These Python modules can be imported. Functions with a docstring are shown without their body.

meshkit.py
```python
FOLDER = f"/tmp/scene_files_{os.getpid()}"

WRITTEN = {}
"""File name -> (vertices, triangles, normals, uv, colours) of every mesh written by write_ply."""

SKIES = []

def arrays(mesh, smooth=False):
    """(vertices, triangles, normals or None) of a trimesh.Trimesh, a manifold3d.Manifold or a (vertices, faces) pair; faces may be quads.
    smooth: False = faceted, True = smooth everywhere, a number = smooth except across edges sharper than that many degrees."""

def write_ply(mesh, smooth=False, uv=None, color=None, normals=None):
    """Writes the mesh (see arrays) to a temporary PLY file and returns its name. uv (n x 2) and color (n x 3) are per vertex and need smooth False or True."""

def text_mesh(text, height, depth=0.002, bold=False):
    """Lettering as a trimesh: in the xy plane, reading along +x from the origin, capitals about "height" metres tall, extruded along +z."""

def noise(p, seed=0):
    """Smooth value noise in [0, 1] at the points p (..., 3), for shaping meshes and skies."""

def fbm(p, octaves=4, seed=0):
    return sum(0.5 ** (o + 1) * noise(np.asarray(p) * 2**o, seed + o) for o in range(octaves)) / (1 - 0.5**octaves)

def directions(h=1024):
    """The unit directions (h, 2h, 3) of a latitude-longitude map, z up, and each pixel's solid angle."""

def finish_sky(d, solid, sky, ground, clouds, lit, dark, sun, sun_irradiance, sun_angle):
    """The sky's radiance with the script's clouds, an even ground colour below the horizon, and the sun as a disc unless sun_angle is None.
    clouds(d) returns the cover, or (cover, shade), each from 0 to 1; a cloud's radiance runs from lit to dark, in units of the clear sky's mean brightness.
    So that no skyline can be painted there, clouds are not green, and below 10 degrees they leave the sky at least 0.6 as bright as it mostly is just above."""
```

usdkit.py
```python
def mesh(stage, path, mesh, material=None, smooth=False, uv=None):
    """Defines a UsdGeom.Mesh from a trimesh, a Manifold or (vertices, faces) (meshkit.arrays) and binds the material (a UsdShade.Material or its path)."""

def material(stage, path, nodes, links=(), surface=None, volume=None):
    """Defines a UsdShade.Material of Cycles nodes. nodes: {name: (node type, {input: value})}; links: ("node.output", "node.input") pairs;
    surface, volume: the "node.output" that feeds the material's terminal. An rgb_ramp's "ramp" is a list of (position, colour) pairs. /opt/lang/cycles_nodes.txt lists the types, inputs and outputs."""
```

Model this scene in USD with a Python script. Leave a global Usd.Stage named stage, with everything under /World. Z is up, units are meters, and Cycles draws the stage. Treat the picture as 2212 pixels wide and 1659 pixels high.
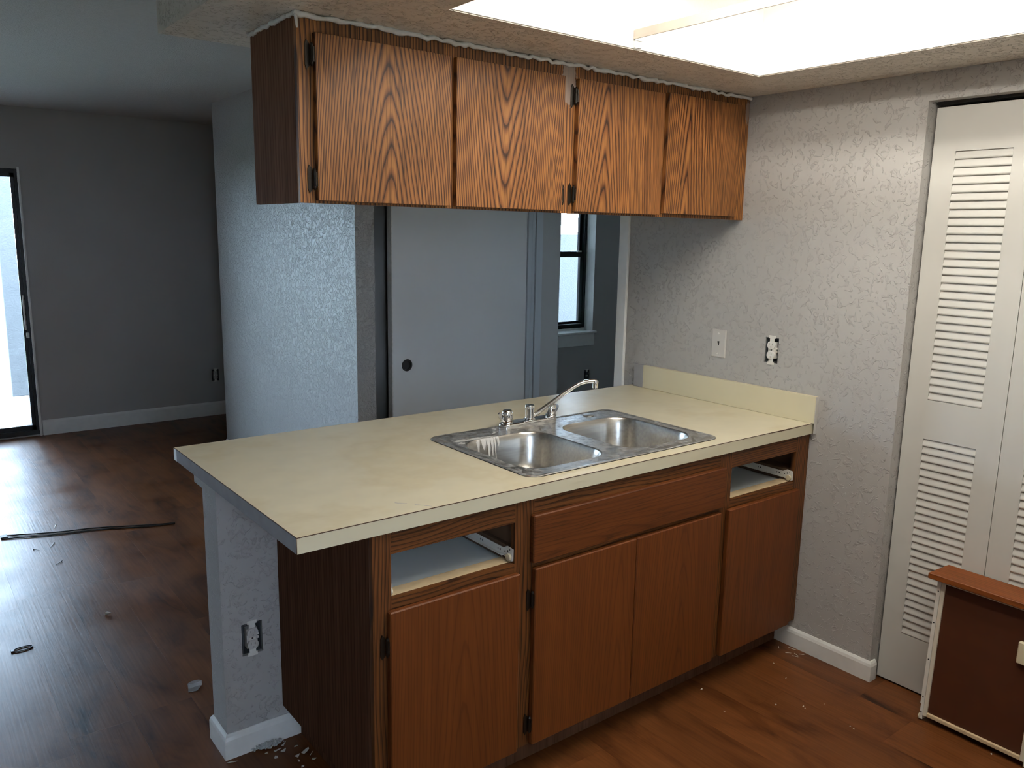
import math, random
import numpy as np, trimesh, manifold3d as m3
from shapely.geometry import Polygon, box as sbox
from shapely import affinity
import usdkit, meshkit
from pxr import Usd, UsdGeom, UsdLux, UsdShade, Gf, Sdf, Vt

stage = Usd.Stage.CreateInMemory()
UsdGeom.SetStageUpAxis(stage, 'Z')
UsdGeom.SetStageMetersPerUnit(stage, 1.0)
stage.DefinePrim('/World', 'Xform')
stage.DefinePrim('/World/Looks', 'Scope')

# ---------------------------------------------------------------- camera, sky, exposure
EXPOSURE = 0.0
SKY = 7.8
SKY_COLOR = (0.62, 0.77, 1.0)
TUBE = 44.0
TUBE_COLOR = (1.0, 0.945, 0.855)
cam = UsdGeom.Camera.Define(stage, '/World/Camera')
cam.CreateHorizontalApertureAttr(36.0)
cam.CreateVerticalApertureAttr(27.0)
cam.CreateFocalLengthAttr(1758.485 / 2212 * 36.0)
cam.CreateClippingRangeAttr(Gf.Vec2f(0.02, 500))
cam.CreateExposureAttr(EXPOSURE)
R_, F_, U_ = ((0.7905752, -0.61210152, 0.01796059), (0.60466613, 0.77566381, -0.1808992), (0.09679729, 0.15387459, 0.98333763))
C_ = (-2.752, -1.6645, 1.5956)
cam.AddTransformOp().Set(Gf.Matrix4d(*R_, 0, *U_, 0, *[-a for a in F_], 0, *C_, 1))
dome = UsdLux.DomeLight.Define(stage, '/World/Sky')
dome.CreateIntensityAttr(SKY)
dome.CreateColorAttr(Gf.Vec3f(*SKY_COLOR))

# ---------------------------------------------------------------- materials
MATS = {}
def mat(name, nodes, links=(), surface='p.BSDF', volume=None):
    MATS[name] = usdkit.material(stage, '/World/Looks/' + name, nodes, links, surface=surface, volume=volume)
    return MATS[name]

def plain(name, color, rough=0.5, metal=0.0, spec=0.5, noise=0.0, scale=30.0, bump=0.0, bscale=200.0, **kw):
    n = {'g': ('geometry', {}), 'p': ('principled_bsdf', dict(base_color=color, roughness=rough, metallic=metal, specular_ior_level=spec, **kw))}
    l = []
    if noise:
        n['n'] = ('noise_texture', dict(scale=scale, detail=4.0))
        n['r'] = ('rgb_ramp', dict(ramp=[(0.25, tuple(c * (1 - noise) for c in color)), (0.75, tuple(min(1, c * (1 + noise)) for c in color))]))
        l += [('g.position', 'n.vector'), ('n.fac', 'r.fac'), ('r.color', 'p.base_color')]
    if bump:
        n['bn'] = ('noise_texture', dict(scale=bscale, detail=3.0))
        n['b'] = ('bump', dict(strength=1.0, distance=bump))
        l += [('g.position', 'bn.vector'), ('bn.fac', 'b.height'), ('b.normal', 'p.normal')]
    return mat(name, n, l)

def knockdown(name, color, height, scale=26.0, lo=0.50, hi=0.60, rough=0.55, fine=0.15, spec=0.35):
    """Paint over a skip-trowel texture: flat islands with torn rims."""
    n = {'g': ('geometry', {}),
         'n1': ('noise_texture', dict(scale=scale, detail=3.0, roughness=0.55, distortion=1.2)),
         'r1': ('rgb_ramp', dict(ramp=[(0, (0, 0, 0)), (lo, (0, 0, 0)), (hi, (1, 1, 1)), (1, (0.8, 0.8, 0.8))])),
         'n2': ('noise_texture', dict(scale=scale * 7, detail=2.0)),
         'm': ('math', dict(math_type='multiply_add', value2=fine)),
         'b': ('bump', dict(strength=1.0, distance=height)),
         'n3': ('noise_texture', dict(scale=1.7, detail=2.0)),
         'rc': ('rgb_ramp', dict(ramp=[(0.3, tuple(c * .95 for c in color)), (0.7, tuple(c * 1.04 for c in color))])),
         'bw': ('rgb_to_bw', {}),
         'p': ('principled_bsdf', dict(roughness=rough, specular_ior_level=spec))}
    l = [('g.position', 'n1.vector'), ('g.position', 'n2.vector'), ('g.position', 'n3.vector'), ('n1.fac', 'r1.fac'), ('r1.color', 'bw.color'),
         ('n2.fac', 'm.value1'), ('bw.val', 'm.value3'), ('m.value', 'b.height'), ('b.normal', 'p.normal'), ('n3.fac', 'rc.fac'), ('rc.color', 'p.base_color')]
    return mat(name, n, l)

def wood(name, u='x', v='z', u0=0.0, v0=0.0, d=0.03, tilt=0.12, freq=120.0, warp=0.8, wscale=(5.0, 5.0, 1.6), tones=None, pores=0.5, rough=0.50, seed=0.0, spec=0.3, A=None, B=200.0, p=1.5, jag=0.35, tone=1.0, smear=None, pscale=320.0):
    """Plain-sawn wood: rings r = sqrt(du^2 + (d + tilt*dv)^2), warped by stretched noise, with latewood lines and pores."""
    ax = {'x': 0, 'y': 1, 'z': 2}
    st = [1.0, 1.0, 1.0]; st[ax[v]] = 0.16
    ps = [pscale] * 3; ps[ax[v]] = 9.0
    ms = [pscale / 9] * 3; ms[ax[v]] = 1.6
    t = [tuple(c * tone for c in k) for k in tones]
    n = {'g': ('geometry', {}),
         'off': ('vector_math', dict(math_type='add', vector2=(seed * 1.7, seed * 2.3, seed * 3.1))),
         'mp': ('mapping', dict(mapping_type='point', scale=tuple(st[i] * 6.5 for i in range(3)))),
         'wn': ('noise_texture', dict(scale=1.0, detail=2.5, roughness=0.45)),
         's': ('separate_xyz', {}),
         'du': ('math', dict(math_type='subtract', value2=u0)),
         'dv': ('math', dict(math_type='subtract', value2=v0)),
         'w1': ('math', dict(math_type='subtract', value2=0.5)),
         'w2': ('math', dict(math_type='multiply_add', value2=0.05 * warp)),
         'du2': ('math', dict(math_type='multiply')),
         'tv': ('math', dict(math_type='multiply_add', value2=tilt, value3=d)),
         'tv2': ('math', dict(math_type='multiply')),
         'sum': ('math', dict(math_type='add')),
         'r': ('math', dict(math_type='sqrt')),
         'wr': ('math', dict(math_type='multiply_add', value2=freq)),
         'wk': ('math', dict(math_type='multiply', value2=4.2 * warp)),
         'fr': ('math', dict(math_type='fraction')),
         'ramp': ('rgb_ramp', dict(ramp=[(0.0, t[0]), (0.10, t[1]), (0.5, t[1]), (0.72, t[2]), (0.86, t[3]), (0.95, t[3]), (1.0, t[0])] if A is None else [(0.0, t[3]), (0.07, t[3]), (0.17, t[2]), (0.38, t[1]), (0.62, t[1]), (0.86, t[0]), (0.95, t[2]), (1.0, t[3])])),
         'pm': ('mapping', dict(mapping_type='point', scale=tuple(ps))),
         'pn': ('noise_texture', dict(scale=1.0, detail=1.0)),
         'pr': ('rgb_ramp', dict(ramp=[(0.34, (1 - pores,) * 3), (0.48, (1, 1, 1)), (1, (1.0,) * 3)])),
         'mm': ('mapping', dict(mapping_type='point', scale=tuple(ms))),
         'mn': ('noise_texture', dict(scale=1.0, detail=3.0)),
         'mr': ('rgb_ramp', dict(ramp=[(0.3, (0.78, 0.74, 0.70)), (0.7, (1.08, 1.08, 1.08))])),
         'x1': ('mix', dict(mix_type='multiply', fac=1.0)),
         'x2': ('mix', dict(mix_type='multiply', fac=1.0)),
         'p': ('principled_bsdf', dict(roughness=rough, specular_ior_level=spec))}
    l = [('g.position', 'off.vector1'), ('off.vector', 'mp.vector'), ('mp.vector', 'wn.vector'), ('g.position', 's.vector'),
         ('s.' + u, 'du.value1'), ('s.' + v, 'dv.value1'), ('wn.fac', 'w1.value1'), ('w1.value', 'w2.value1'), ('du.value', 'w2.value3'),
         ('w2.value', 'du2.value1'), ('w2.value', 'du2.value2'), ('dv.value', 'tv.value1'), ('tv.value', 'tv2.value1'), ('tv.value', 'tv2.value2'),
         ('du2.value', 'sum.value1'), ('tv2.value', 'sum.value2'), ('sum.value', 'r.value1'), ('w1.value', 'wk.value1'), ('r.value', 'wr.value1'), ('wk.value', 'wr.value3'),
         ('wr.value', 'fr.value1'), ('fr.value', 'ramp.fac'), ('off.vector', 'pm.vector'), ('pm.vector', 'pn.vector'), ('pn.fac', 'pr.fac'),
         ('off.vector', 'mm.vector'), ('mm.vector', 'mn.vector'), ('mn.fac', 'mr.fac'),
         ('ramp.color', 'x1.color1'), ('pr.color', 'x1.color2'), ('x1.color', 'x2.color1'), ('mr.color', 'x2.color2')]
    if A is not None:   # rings h = A dv + B |du|^p: long pointed arches between dense straight flanks
        js = [70.0] * 3; js[ax[v]] = 11.0
        n.update({'ab': ('math', dict(math_type='sqrt')), 'a1': ('math', dict(math_type='multiply_add', value2=1.0, value3=0.00003)), 'pw': ('math', dict(math_type='power', value2=p)), 'bu': ('math', dict(math_type='multiply', value2=B)),
                  'av': ('math', dict(math_type='multiply_add', value2=A)), 'jm': ('mapping', dict(mapping_type='point', scale=tuple(js))), 'jn': ('noise_texture', dict(scale=1.0, detail=2.0)), 'ja': ('math', dict(math_type='multiply_add', value2=jag))})
        n['wr'] = ('math', dict(math_type='multiply_add', value2=1.0))
        drop = {('dv.value', 'tv.value1'), ('tv.value', 'tv2.value1'), ('tv.value', 'tv2.value2'), ('du2.value', 'sum.value1'), ('tv2.value', 'sum.value2'), ('sum.value', 'r.value1'), ('r.value', 'wr.value1'), ('wk.value', 'wr.value3')}
        l = [x for x in l if x not in drop]
        for k in ('tv', 'tv2', 'sum', 'r'): n.pop(k)
        l += [('du2.value', 'a1.value1'), ('a1.value', 'ab.value1'), ('ab.value', 'pw.value1'), ('pw.value', 'bu.value1'), ('dv.value', 'av.value1'), ('bu.value', 'av.value3'),
              ('off.vector', 'jm.vector'), ('jm.vector', 'jn.vector'), ('jn.fac', 'ja.value1'), ('wk.value', 'ja.value3'), ('av.value', 'wr.value1'), ('ja.value', 'wr.value3')]
    last = 'x2.color'
    if smear:   # wall paint brushed onto the wood while cutting in: list of (x, z, rx, rz)
        for k, (cx, cz, rx, rz) in enumerate(smear):
            n[f'sa{k}'] = ('math', dict(math_type='multiply_add', value2=1 / rx, value3=-cx / rx))
            n[f'sb{k}'] = ('math', dict(math_type='multiply_add', value2=1 / rz, value3=-cz / rz))
            n[f'sc{k}'] = ('math', dict(math_type='multiply')); n[f'sd{k}'] = ('math', dict(math_type='multiply'))
            n[f'se{k}'] = ('math', dict(math_type='add')); n[f'sn{k}'] = ('noise_texture', dict(scale=70.0, detail=3.0))
            n[f'sf{k}'] = ('math', dict(math_type='multiply_add', value2=1.6))
            n[f'sr{k}'] = ('rgb_ramp', dict(ramp=[(0.0, (.85,) * 3), (0.80, (.75,) * 3), (0.95, (0, 0, 0)), (1, (0, 0, 0))]))
            n[f'sg{k}'] = ('math', dict(math_type='multiply', value2=0.55))
            n[f'sm{k}'] = ('mix', dict(mix_type='mix', color2=(.30, .25, .22)))
            l += [('s.x', f'sa{k}.value1'), ('s.z', f'sb{k}.value1'), (f'sa{k}.value', f'sc{k}.value1'), (f'sa{k}.value', f'sc{k}.value2'), (f'sb{k}.value', f'sd{k}.value1'), (f'sb{k}.value', f'sd{k}.value2'),
                  (f'sc{k}.value', f'se{k}.value1'), (f'sd{k}.value', f'se{k}.value2'), ('g.position', f'sn{k}.vector'), (f'sn{k}.fac', f'sf{k}.value1'), (f'se{k}.value', f'sf{k}.value3'),
                  (f'sf{k}.value', f'sg{k}.value1'), (f'sg{k}.value', f'sr{k}.fac'), (f'sr{k}.color', f'sm{k}.fac'), (last, f'sm{k}.color1')]
            last = f'sm{k}.color'
    l.append((last, 'p.base_color'))
    return mat(name, n, l)

WALL = (0.425, 0.413, 0.393)
knockdown('paint_kitchen', WALL, 0.0017, 42.0, 0.555, 0.625, fine=.06, rough=.75, spec=.2)
knockdown('paint_trowel', WALL, 0.0022, 44.0, 0.47, 0.55, fine=.05, rough=.45, spec=.55)
plain('paint_smooth', WALL, 0.6, noise=0.03, scale=3, bump=0.0006, bscale=160)
knockdown('paint_ceiling', (0.74, 0.68, 0.59), 0.0075, 42.0, 0.55, 0.60, rough=0.4, fine=.06, spec=.5)
plain('paint_popcorn', (0.56, 0.55, 0.53), 0.8, noise=0.05, scale=60, bump=0.003, bscale=130)
plain('paint_recess', (0.90, 0.89, 0.86), 0.6, bump=0.0006, bscale=90)
plain('bounce_white', (0.78, 0.77, 0.74), 0.6, bump=0.0004, bscale=120)  # white for unseen walls only, chosen to bounce light into the rooms
plain('white_trim', (0.80, 0.80, 0.77), 0.4, noise=0.04, scale=25, bump=0.0004, bscale=70)
plain('white_door', (0.55, 0.54, 0.50), 0.45, noise=0.015, scale=8)
plain('white_bypass', (0.74, 0.74, 0.73), 0.5, noise=0.015, scale=4)
plain('white_jamb', (0.50, 0.53, 0.55), 0.5)
plain('dark_void', (0.02, 0.02, 0.02), 0.9)
plain('subfloor', (0.03, 0.018, 0.012), 0.9)
plain('black_aluminium', (0.012, 0.014, 0.016), 0.35, spec=0.4)
plain('bronze', (0.022, 0.016, 0.011), 0.32, metal=0.5)
plain('pull_dark', (0.03, 0.028, 0.026), 0.5)
plain('white_metal', (0.72, 0.70, 0.64), 0.35)
plain('cream_plastic', (0.62, 0.55, 0.38), 0.4)
plain('white_plastic', (0.74, 0.72, 0.68), 0.35)
plain('plate_paint', (0.52, 0.50, 0.47), 0.35)
plain('box_grey', (0.06, 0.07, 0.075), 0.7)
plain('chrome', (0.80, 0.80, 0.80), 0.07, metal=1.0)
plain('rubber', (0.02, 0.02, 0.02), 0.6)
plain('plywood', (0.60, 0.46, 0.28), 0.6, noise=0.12, scale=30)
plain('blue_panel', (0.62, 0.68, 0.70), 0.45)
plain('cabinet_inside', (0.10, 0.055, 0.03), 0.6, noise=0.1, scale=20)
plain('laminate_cream', (0.65, 0.585, 0.40), 0.38, noise=0.02, scale=6)
plain('laminate_edge', (0.54, 0.50, 0.36), 0.4, noise=0.02, scale=6)
plain('laminate_seam', (0.07, 0.035, 0.02), 0.6)
plain('side_paint', (0.33, 0.325, 0.33), 0.85, spec=.1, noise=0.08, scale=20)
plain('drywall_flake', (0.56, 0.53, 0.48), 0.8)
plain('dust_grey', (0.42, 0.43, 0.43), 0.95, noise=0.2, scale=200)
plain('caulk', (0.66, 0.64, 0.60), 0.5, noise=0.1, scale=60)
plain('steel_screw', (0.10, 0.10, 0.10), 0.4, metal=1.0)
plain('wire_black', (0.012, 0.011, 0.01), 0.5)
plain('paint_splash', (0.60, 0.59, 0.56), 0.5)
plain('pen_ink', (0.30, 0.29, 0.42), 0.5)
plain('hardboard', (0.064, 0.016, 0.0045), 0.5, noise=0.10, scale=14, bump=0.0002, bscale=300)
plain('drawer_side', (0.66, 0.61, 0.50), 0.4)
plain('bar_paint', (0.62, 0.54, 0.46), 0.6, noise=0.06, scale=12)
plain('fixture_white', (0.80, 0.80, 0.78), 0.4)
plain('stucco', (0.115, 0.12, 0.125), 0.9, noise=0.06, scale=14, bump=0.004, bscale=60)
plain('concrete', (0.24, 0.235, 0.23), 0.9, noise=0.12, scale=3)
plain('lawn_green', (0.105, 0.13, 0.07), 0.95, noise=0.5, scale=40)
plain('rail_wood', (0.42, 0.26, 0.20), 0.7)
plain('flashing', (0.09, 0.10, 0.105), 0.5)
mat('clear_plastic', {'p': ('principled_bsdf', dict(base_color=(.95, .95, .95), roughness=0.08, transmission_weight=0.85, ior=1.45))})
mat('pane_glass', {'f': ('fresnel', dict(IOR=1.45)), 't': ('transparent_bsdf', dict(color=(.93, .97, .97))), 'g': ('glossy_bsdf', dict(roughness=0.0, color=(1, 1, 1))), 'm': ('mix_closure', {})},
    [('f.fac', 'm.fac'), ('t.BSDF', 'm.closure1'), ('g.BSDF', 'm.closure2')], surface='m.closure')
mat('tube_glow', {'e': ('emission', dict(color=TUBE_COLOR, strength=TUBE))}, surface='e.emission')

OAK = [(0.225, 0.086, 0.025), (0.330, 0.140, 0.040), (0.165, 0.061, 0.020), (0.054, 0.021, 0.009)]
TEAK = [(0.132, 0.036, 0.0065), (0.137, 0.038, 0.0068), (0.128, 0.035, 0.0062), (0.100, 0.026, 0.0045)]
FRAME = [(0.114, 0.040, 0.0095), (0.135, 0.048, 0.0115), (0.095, 0.032, 0.0080), (0.040, 0.013, 0.0040)]
SIDE = [(0.110, 0.052, 0.030), (0.120, 0.058, 0.033), (0.105, 0.049, 0.028), (0.085, 0.038, 0.022)]
wood('oak_door_a', u0=-1.60, v0=1.67, A=12, B=205, tones=OAK, seed=1, warp=0.9)
wood('oak_door_b', u0=-1.20, v0=1.67, A=-11, B=215, tones=OAK, seed=2.3, warp=0.95)
wood('oak_door_c', u0=-0.79, v0=1.67, A=11, B=215, tones=OAK, seed=3.1, warp=1.0)
wood('oak_door_d', u0=-0.36, v0=1.67, A=7, B=240, tones=OAK, seed=4.7, warp=1.0)
SMEAR = [(-0.94, 2.08, 0.035, 0.085), (-0.012, 2.08, 0.014, 0.05)]
wood('oak_frame_up', u0=-3, d=0.3, tilt=0.02, freq=90, tones=OAK, seed=5.2, pores=0.6, tone=0.72, smear=SMEAR)
wood('oak_stile_up', u0=-1.9, d=0.02, tilt=0.02, freq=110, tones=OAK, seed=6.6, pores=0.5, tone=1.12, smear=SMEAR)
wood('oak_side', u='y', u0=1.5, d=0.3, tilt=0.02, freq=60, tones=SIDE, seed=7.7, pores=0.25, rough=.85, spec=.05, tone=1.7)
wood('teak_a', u0=-1.60, v0=0.1, A=-5, B=-150, tones=TEAK, seed=1.4, pores=0.14, warp=0.7, pscale=420.)
wood('teak_b', u0=-1.02, v0=0.1, A=4, B=170, tones=TEAK, seed=2.2, pores=0.14, warp=0.7, pscale=420.)
wood('teak_c', u0=-0.72, v0=0.1, A=6, B=150, tones=TEAK, seed=3.6, pores=0.14, warp=0.7, pscale=420.)
wood('teak_d', u0=-0.42, v0=0.1, A=3, B=170, tones=TEAK, seed=4.4, pores=0.14, warp=0.7, pscale=420.)
wood('teak_h', u='z', v='x', u0=0.70, v0=-1.5, d=0.02, tilt=0.03, freq=85, tones=TEAK, seed=8.1, pores=0.35, warp=0.9, tone=0.85)
wood('frame_v', u0=-2.4, d=0.1, tilt=0.02, freq=100, tones=FRAME, seed=9.3, pores=0.45, warp=1.3)
wood('frame_h', u='z', v='x', u0=0.5, d=0.1, tilt=0.02, freq=100, tones=FRAME, seed=10.3, pores=0.45, warp=1.3)
wood('base_side', u='y', u0=1.5, d=0.3, tilt=0.02, freq=60, tones=SIDE, seed=11.7, pores=0.25, tone=0.95, rough=.85, spec=.05)
wood('drawer_front', u='x', v='y', u0=0.3, d=0.3, tilt=0.02, freq=80, tones=TEAK, seed=12.7, pores=0.3, tone=1.7)

# countertop with yellowed water stains
mat('laminate_top', {'g': ('geometry', {}), 'n': ('noise_texture', dict(scale=2.6, detail=5.0, roughness=0.6)), 'n2': ('noise_texture', dict(scale=12.0, detail=4.0)),
    'r': ('rgb_ramp', dict(ramp=[(0.0, (.68, .62, .455)), (0.52, (.68, .62, .455)), (0.60, (.64, .565, .39)), (0.66, (.67, .605, .44)), (1, (.69, .635, .475))])),
    'r2': ('rgb_ramp', dict(ramp=[(0.3, (.96, .96, .96)), (0.7, (1.03, 1.03, 1.03))])), 'x': ('mix', dict(mix_type='multiply', fac=1.0)),
    'p': ('principled_bsdf', dict(roughness=0.36, specular_ior_level=0.4))},
    [('g.position', 'n.vector'), ('g.position', 'n2.vector'), ('n.fac', 'r.fac'), ('n2.fac', 'r2.fac'), ('r.color', 'x.color1'), ('r2.color', 'x.color2'), ('x.color', 'p.base_color')])

# stainless steel
def steel(name, rough, dirt):
    n = {'g': ('geometry', {}), 'mp': ('mapping', dict(mapping_type='point', scale=(3, 90, 90))), 'n': ('noise_texture', dict(scale=1.0, detail=2.0)),
         'rr': ('map_range', dict(from_min=0.3, from_max=0.7, to_min=rough - .015, to_max=rough + .02)),
         'dn': ('noise_texture', dict(scale=34.0, detail=6.0, roughness=0.7)), 'dr': ('rgb_ramp', dict(ramp=[(0.0, (0, 0, 0)), (0.62 - dirt * .25, (0, 0, 0)), (0.72 - dirt * .2, (dirt,) * 3), (1, (dirt,) * 3)])),
         'dc': ('noise_texture', dict(scale=60.0, detail=3.0)), 'dcr': ('rgb_ramp', dict(ramp=[(0.35, (.12, .12, .12)), (0.65, (.40, .40, .39))])),
         'p': ('principled_bsdf', dict(base_color=(.56, .54, .50), metallic=1.0)), 'd': ('principled_bsdf', dict(roughness=0.75)), 'm': ('mix_closure', {})}
    l = [('g.position', 'mp.vector'), ('mp.vector', 'n.vector'), ('n.fac', 'rr.value'), ('rr.result', 'p.roughness'), ('g.position', 'dn.vector'), ('dn.fac', 'dr.fac'),
         ('g.position', 'dc.vector'), ('dc.fac', 'dcr.fac'), ('dcr.color', 'd.base_color'), ('dr.color', 'm.fac'), ('p.BSDF', 'm.closure1'), ('d.BSDF', 'm.closure2')]
    return mat(name, n, l, surface='m.closure')
steel('steel_bowl', 0.30, 0.0)
steel('steel_rim', 0.34, 0.75)

# laminate floor planks: tone by plank, grain along y
mat('plank_wood', {'g': ('geometry', {}), 'oi': ('object_info', {}), 'rs': ('math', dict(math_type='multiply', value2=37.0)), 'cx': ('combine_xyz', {}), 'ad': ('vector_math', dict(math_type='add')),
    'm1': ('mapping', dict(mapping_type='point', scale=(8, 2.6, 1))), 'n1': ('noise_texture', dict(scale=1.0, detail=4.0, roughness=0.6, distortion=0.8)),
    'm2': ('mapping', dict(mapping_type='point', scale=(110, 3.5, 1))), 'n2': ('noise_texture', dict(scale=1.0, detail=3.0)),
    'r1': ('rgb_ramp', dict(ramp=[(0.27, (.022, .007, .003)), (0.36, (.076, .024, .007)), (0.50, (.126, .043, .0125)), (0.75, (.170, .061, .018))])),
    'r2': ('rgb_ramp', dict(ramp=[(0.3, (.82, .80, .78)), (0.6, (1.05, 1.05, 1.05))])),
    'r3': ('rgb_ramp', dict(ramp=[(0.0, (.88, .88, .89)), (1.0, (1.08, 1.07, 1.06))])),
    'x1': ('mix', dict(mix_type='multiply', fac=1.0)), 'x2': ('mix', dict(mix_type='multiply', fac=1.0)),
    'bn': ('noise_texture', dict(scale=3.0, detail=3.0)), 'rr': ('map_range', dict(from_min=0.3, from_max=0.7, to_min=0.29, to_max=0.41)),
    'b': ('bump', dict(strength=0.6, distance=0.0006)),
    'p': ('principled_bsdf', dict(specular_ior_level=0.20))},
    [('oi.random', 'rs.value1'), ('rs.value', 'cx.x'), ('rs.value', 'cx.y'), ('g.position', 'ad.vector1'), ('cx.vector', 'ad.vector2'), ('ad.vector', 'm1.vector'), ('m1.vector', 'n1.vector'),
     ('ad.vector', 'm2.vector'), ('m2.vector', 'n2.vector'), ('n1.fac', 'r1.fac'), ('n2.fac', 'r2.fac'), ('oi.random', 'r3.fac'), ('r1.color', 'x1.color1'), ('r2.color', 'x1.color2'),
     ('x1.color', 'x2.color1'), ('r3.color', 'x2.color2'), ('x2.color', 'p.base_color'), ('g.position', 'bn.vector'), ('bn.fac', 'rr.value'), ('rr.result', 'p.roughness'),
     ('n2.fac', 'b.height'), ('b.normal', 'p.normal')])

# ---------------------------------------------------------------- helpers
USED = {}
def numbered(parent, name):
    k = USED.get((parent, name), 0); USED[(parent, name)] = k + 1
    return f'{parent}/{name}' + (f'_{k:03d}' if k else '')

ORIGIN = {}
def say(p, label=None, cat=None, group=None, kind=None):
    for k, v in (('label', label), ('category', cat), ('group', group), ('kind', kind)):
        if v: p.SetCustomDataByKey(k, v)
    return p

def thing(name, loc, label=None, cat=None, group=None, kind=None):
    """An Xform at the thing's base; its parts are given in world coordinates."""
    path = numbered('/World', name)
    x = UsdGeom.Xform.Define(stage, path); x.AddTranslateOp().Set(Gf.Vec3d(*map(float, loc)))
    ORIGIN[path] = np.array(loc, float)
    return say(x.GetPrim(), label, cat, group, kind)

def put(name, mesh, material, parent=None, smooth=False, label=None, cat=None, group=None, kind=None):
    """One Mesh prim, its points given in world coordinates."""
    pp = str(parent.GetPath()) if parent else '/World'
    path = numbered(pp, name)
    o = ORIGIN.get(pp, np.zeros(3))
    if isinstance(mesh, list): mesh = join(mesh)
    v, f, n = meshkit.arrays(mesh, smooth)
    m = UsdGeom.Mesh.Define(stage, path)
    m.CreatePointsAttr(Vt.Vec3fArray.FromNumpy((v - o).astype(np.float32)))
    m.CreateFaceVertexCountsAttr(Vt.IntArray.FromNumpy(np.full(len(f), 3, np.int32)))
    m.CreateFaceVertexIndicesAttr(Vt.IntArray.FromNumpy(f.astype(np.int32).ravel()))
    m.CreateSubdivisionSchemeAttr('none')
    if n is not None:
        m.CreateNormalsAttr(Vt.Vec3fArray.FromNumpy(n.astype(np.float32))); m.SetNormalsInterpolation('vertex')
    UsdShade.MaterialBindingAPI.Apply(m.GetPrim()).Bind(MATS[material])
    ORIGIN[path] = o
    return say(m.GetPrim(), label, cat, group, kind)

def join(ms):
    return trimesh.util.concatenate([as_tri(m) for m in ms])
def as_tri(m):
    if isinstance(m, trimesh.Trimesh): return m
    q = m.to_mesh(); return trimesh.Trimesh(q.vert_properties[:, :3], q.tri_verts, process=False)

def bx(x0, x1, y0, y1, z0, z1):
    m = trimesh.creation.box((abs(x1 - x0), abs(y1 - y0), abs(z1 - z0)))
    m.apply_translation(((x0 + x1) / 2, (y0 + y1) / 2, (z0 + z1) / 2)); return m

def mb(x0, x1, y0, y1, z0, z1):
    return m3.Manifold.cube((x1 - x0, y1 - y0, z1 - z0)).translate((x0, y0, z0))

def rbx(x0, x1, y0, y1, z0, z1, c=0.003):
    """A box with chamfered edges."""
    pts = []
    for sx in (0, 1):
        for sy in (0, 1):
            for sz in (0, 1):
                p = np.array([(x0, x1)[sx], (y0, y1)[sy], (z0, z1)[sz]]); s = np.array([1 - 2 * sx, 1 - 2 * sy, 1 - 2 * sz])
                for k in range(3):
                    q = s * c; q[k] = 0; pts.append(p + q)
    return trimesh.convex.convex_hull(np.array(pts))

def cyl(p, q, r, n=20, r2=None):
    """A cylinder or cone from p to q."""
    p, q = np.array(p, float), np.array(q, float); h = np.linalg.norm(q - p)
    m = trimesh.creation.revolve(np.array([(0, 0), (r, 0), (r if r2 is None else r2, h), (0, h)]), sections=n)
    m.apply_transform(trimesh.geometry.align_vectors((0, 0, 1), (q - p) / h)); m.apply_translation(p); return m

def lathe(profile, at, axis=(0, 0, 1), n=28):
    m = trimesh.creation.revolve(np.array(profile, float), sections=n)
    m.apply_transform(trimesh.geometry.align_vectors((0, 0, 1), np.array(axis, float))); m.apply_translation(at); return m

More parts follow.
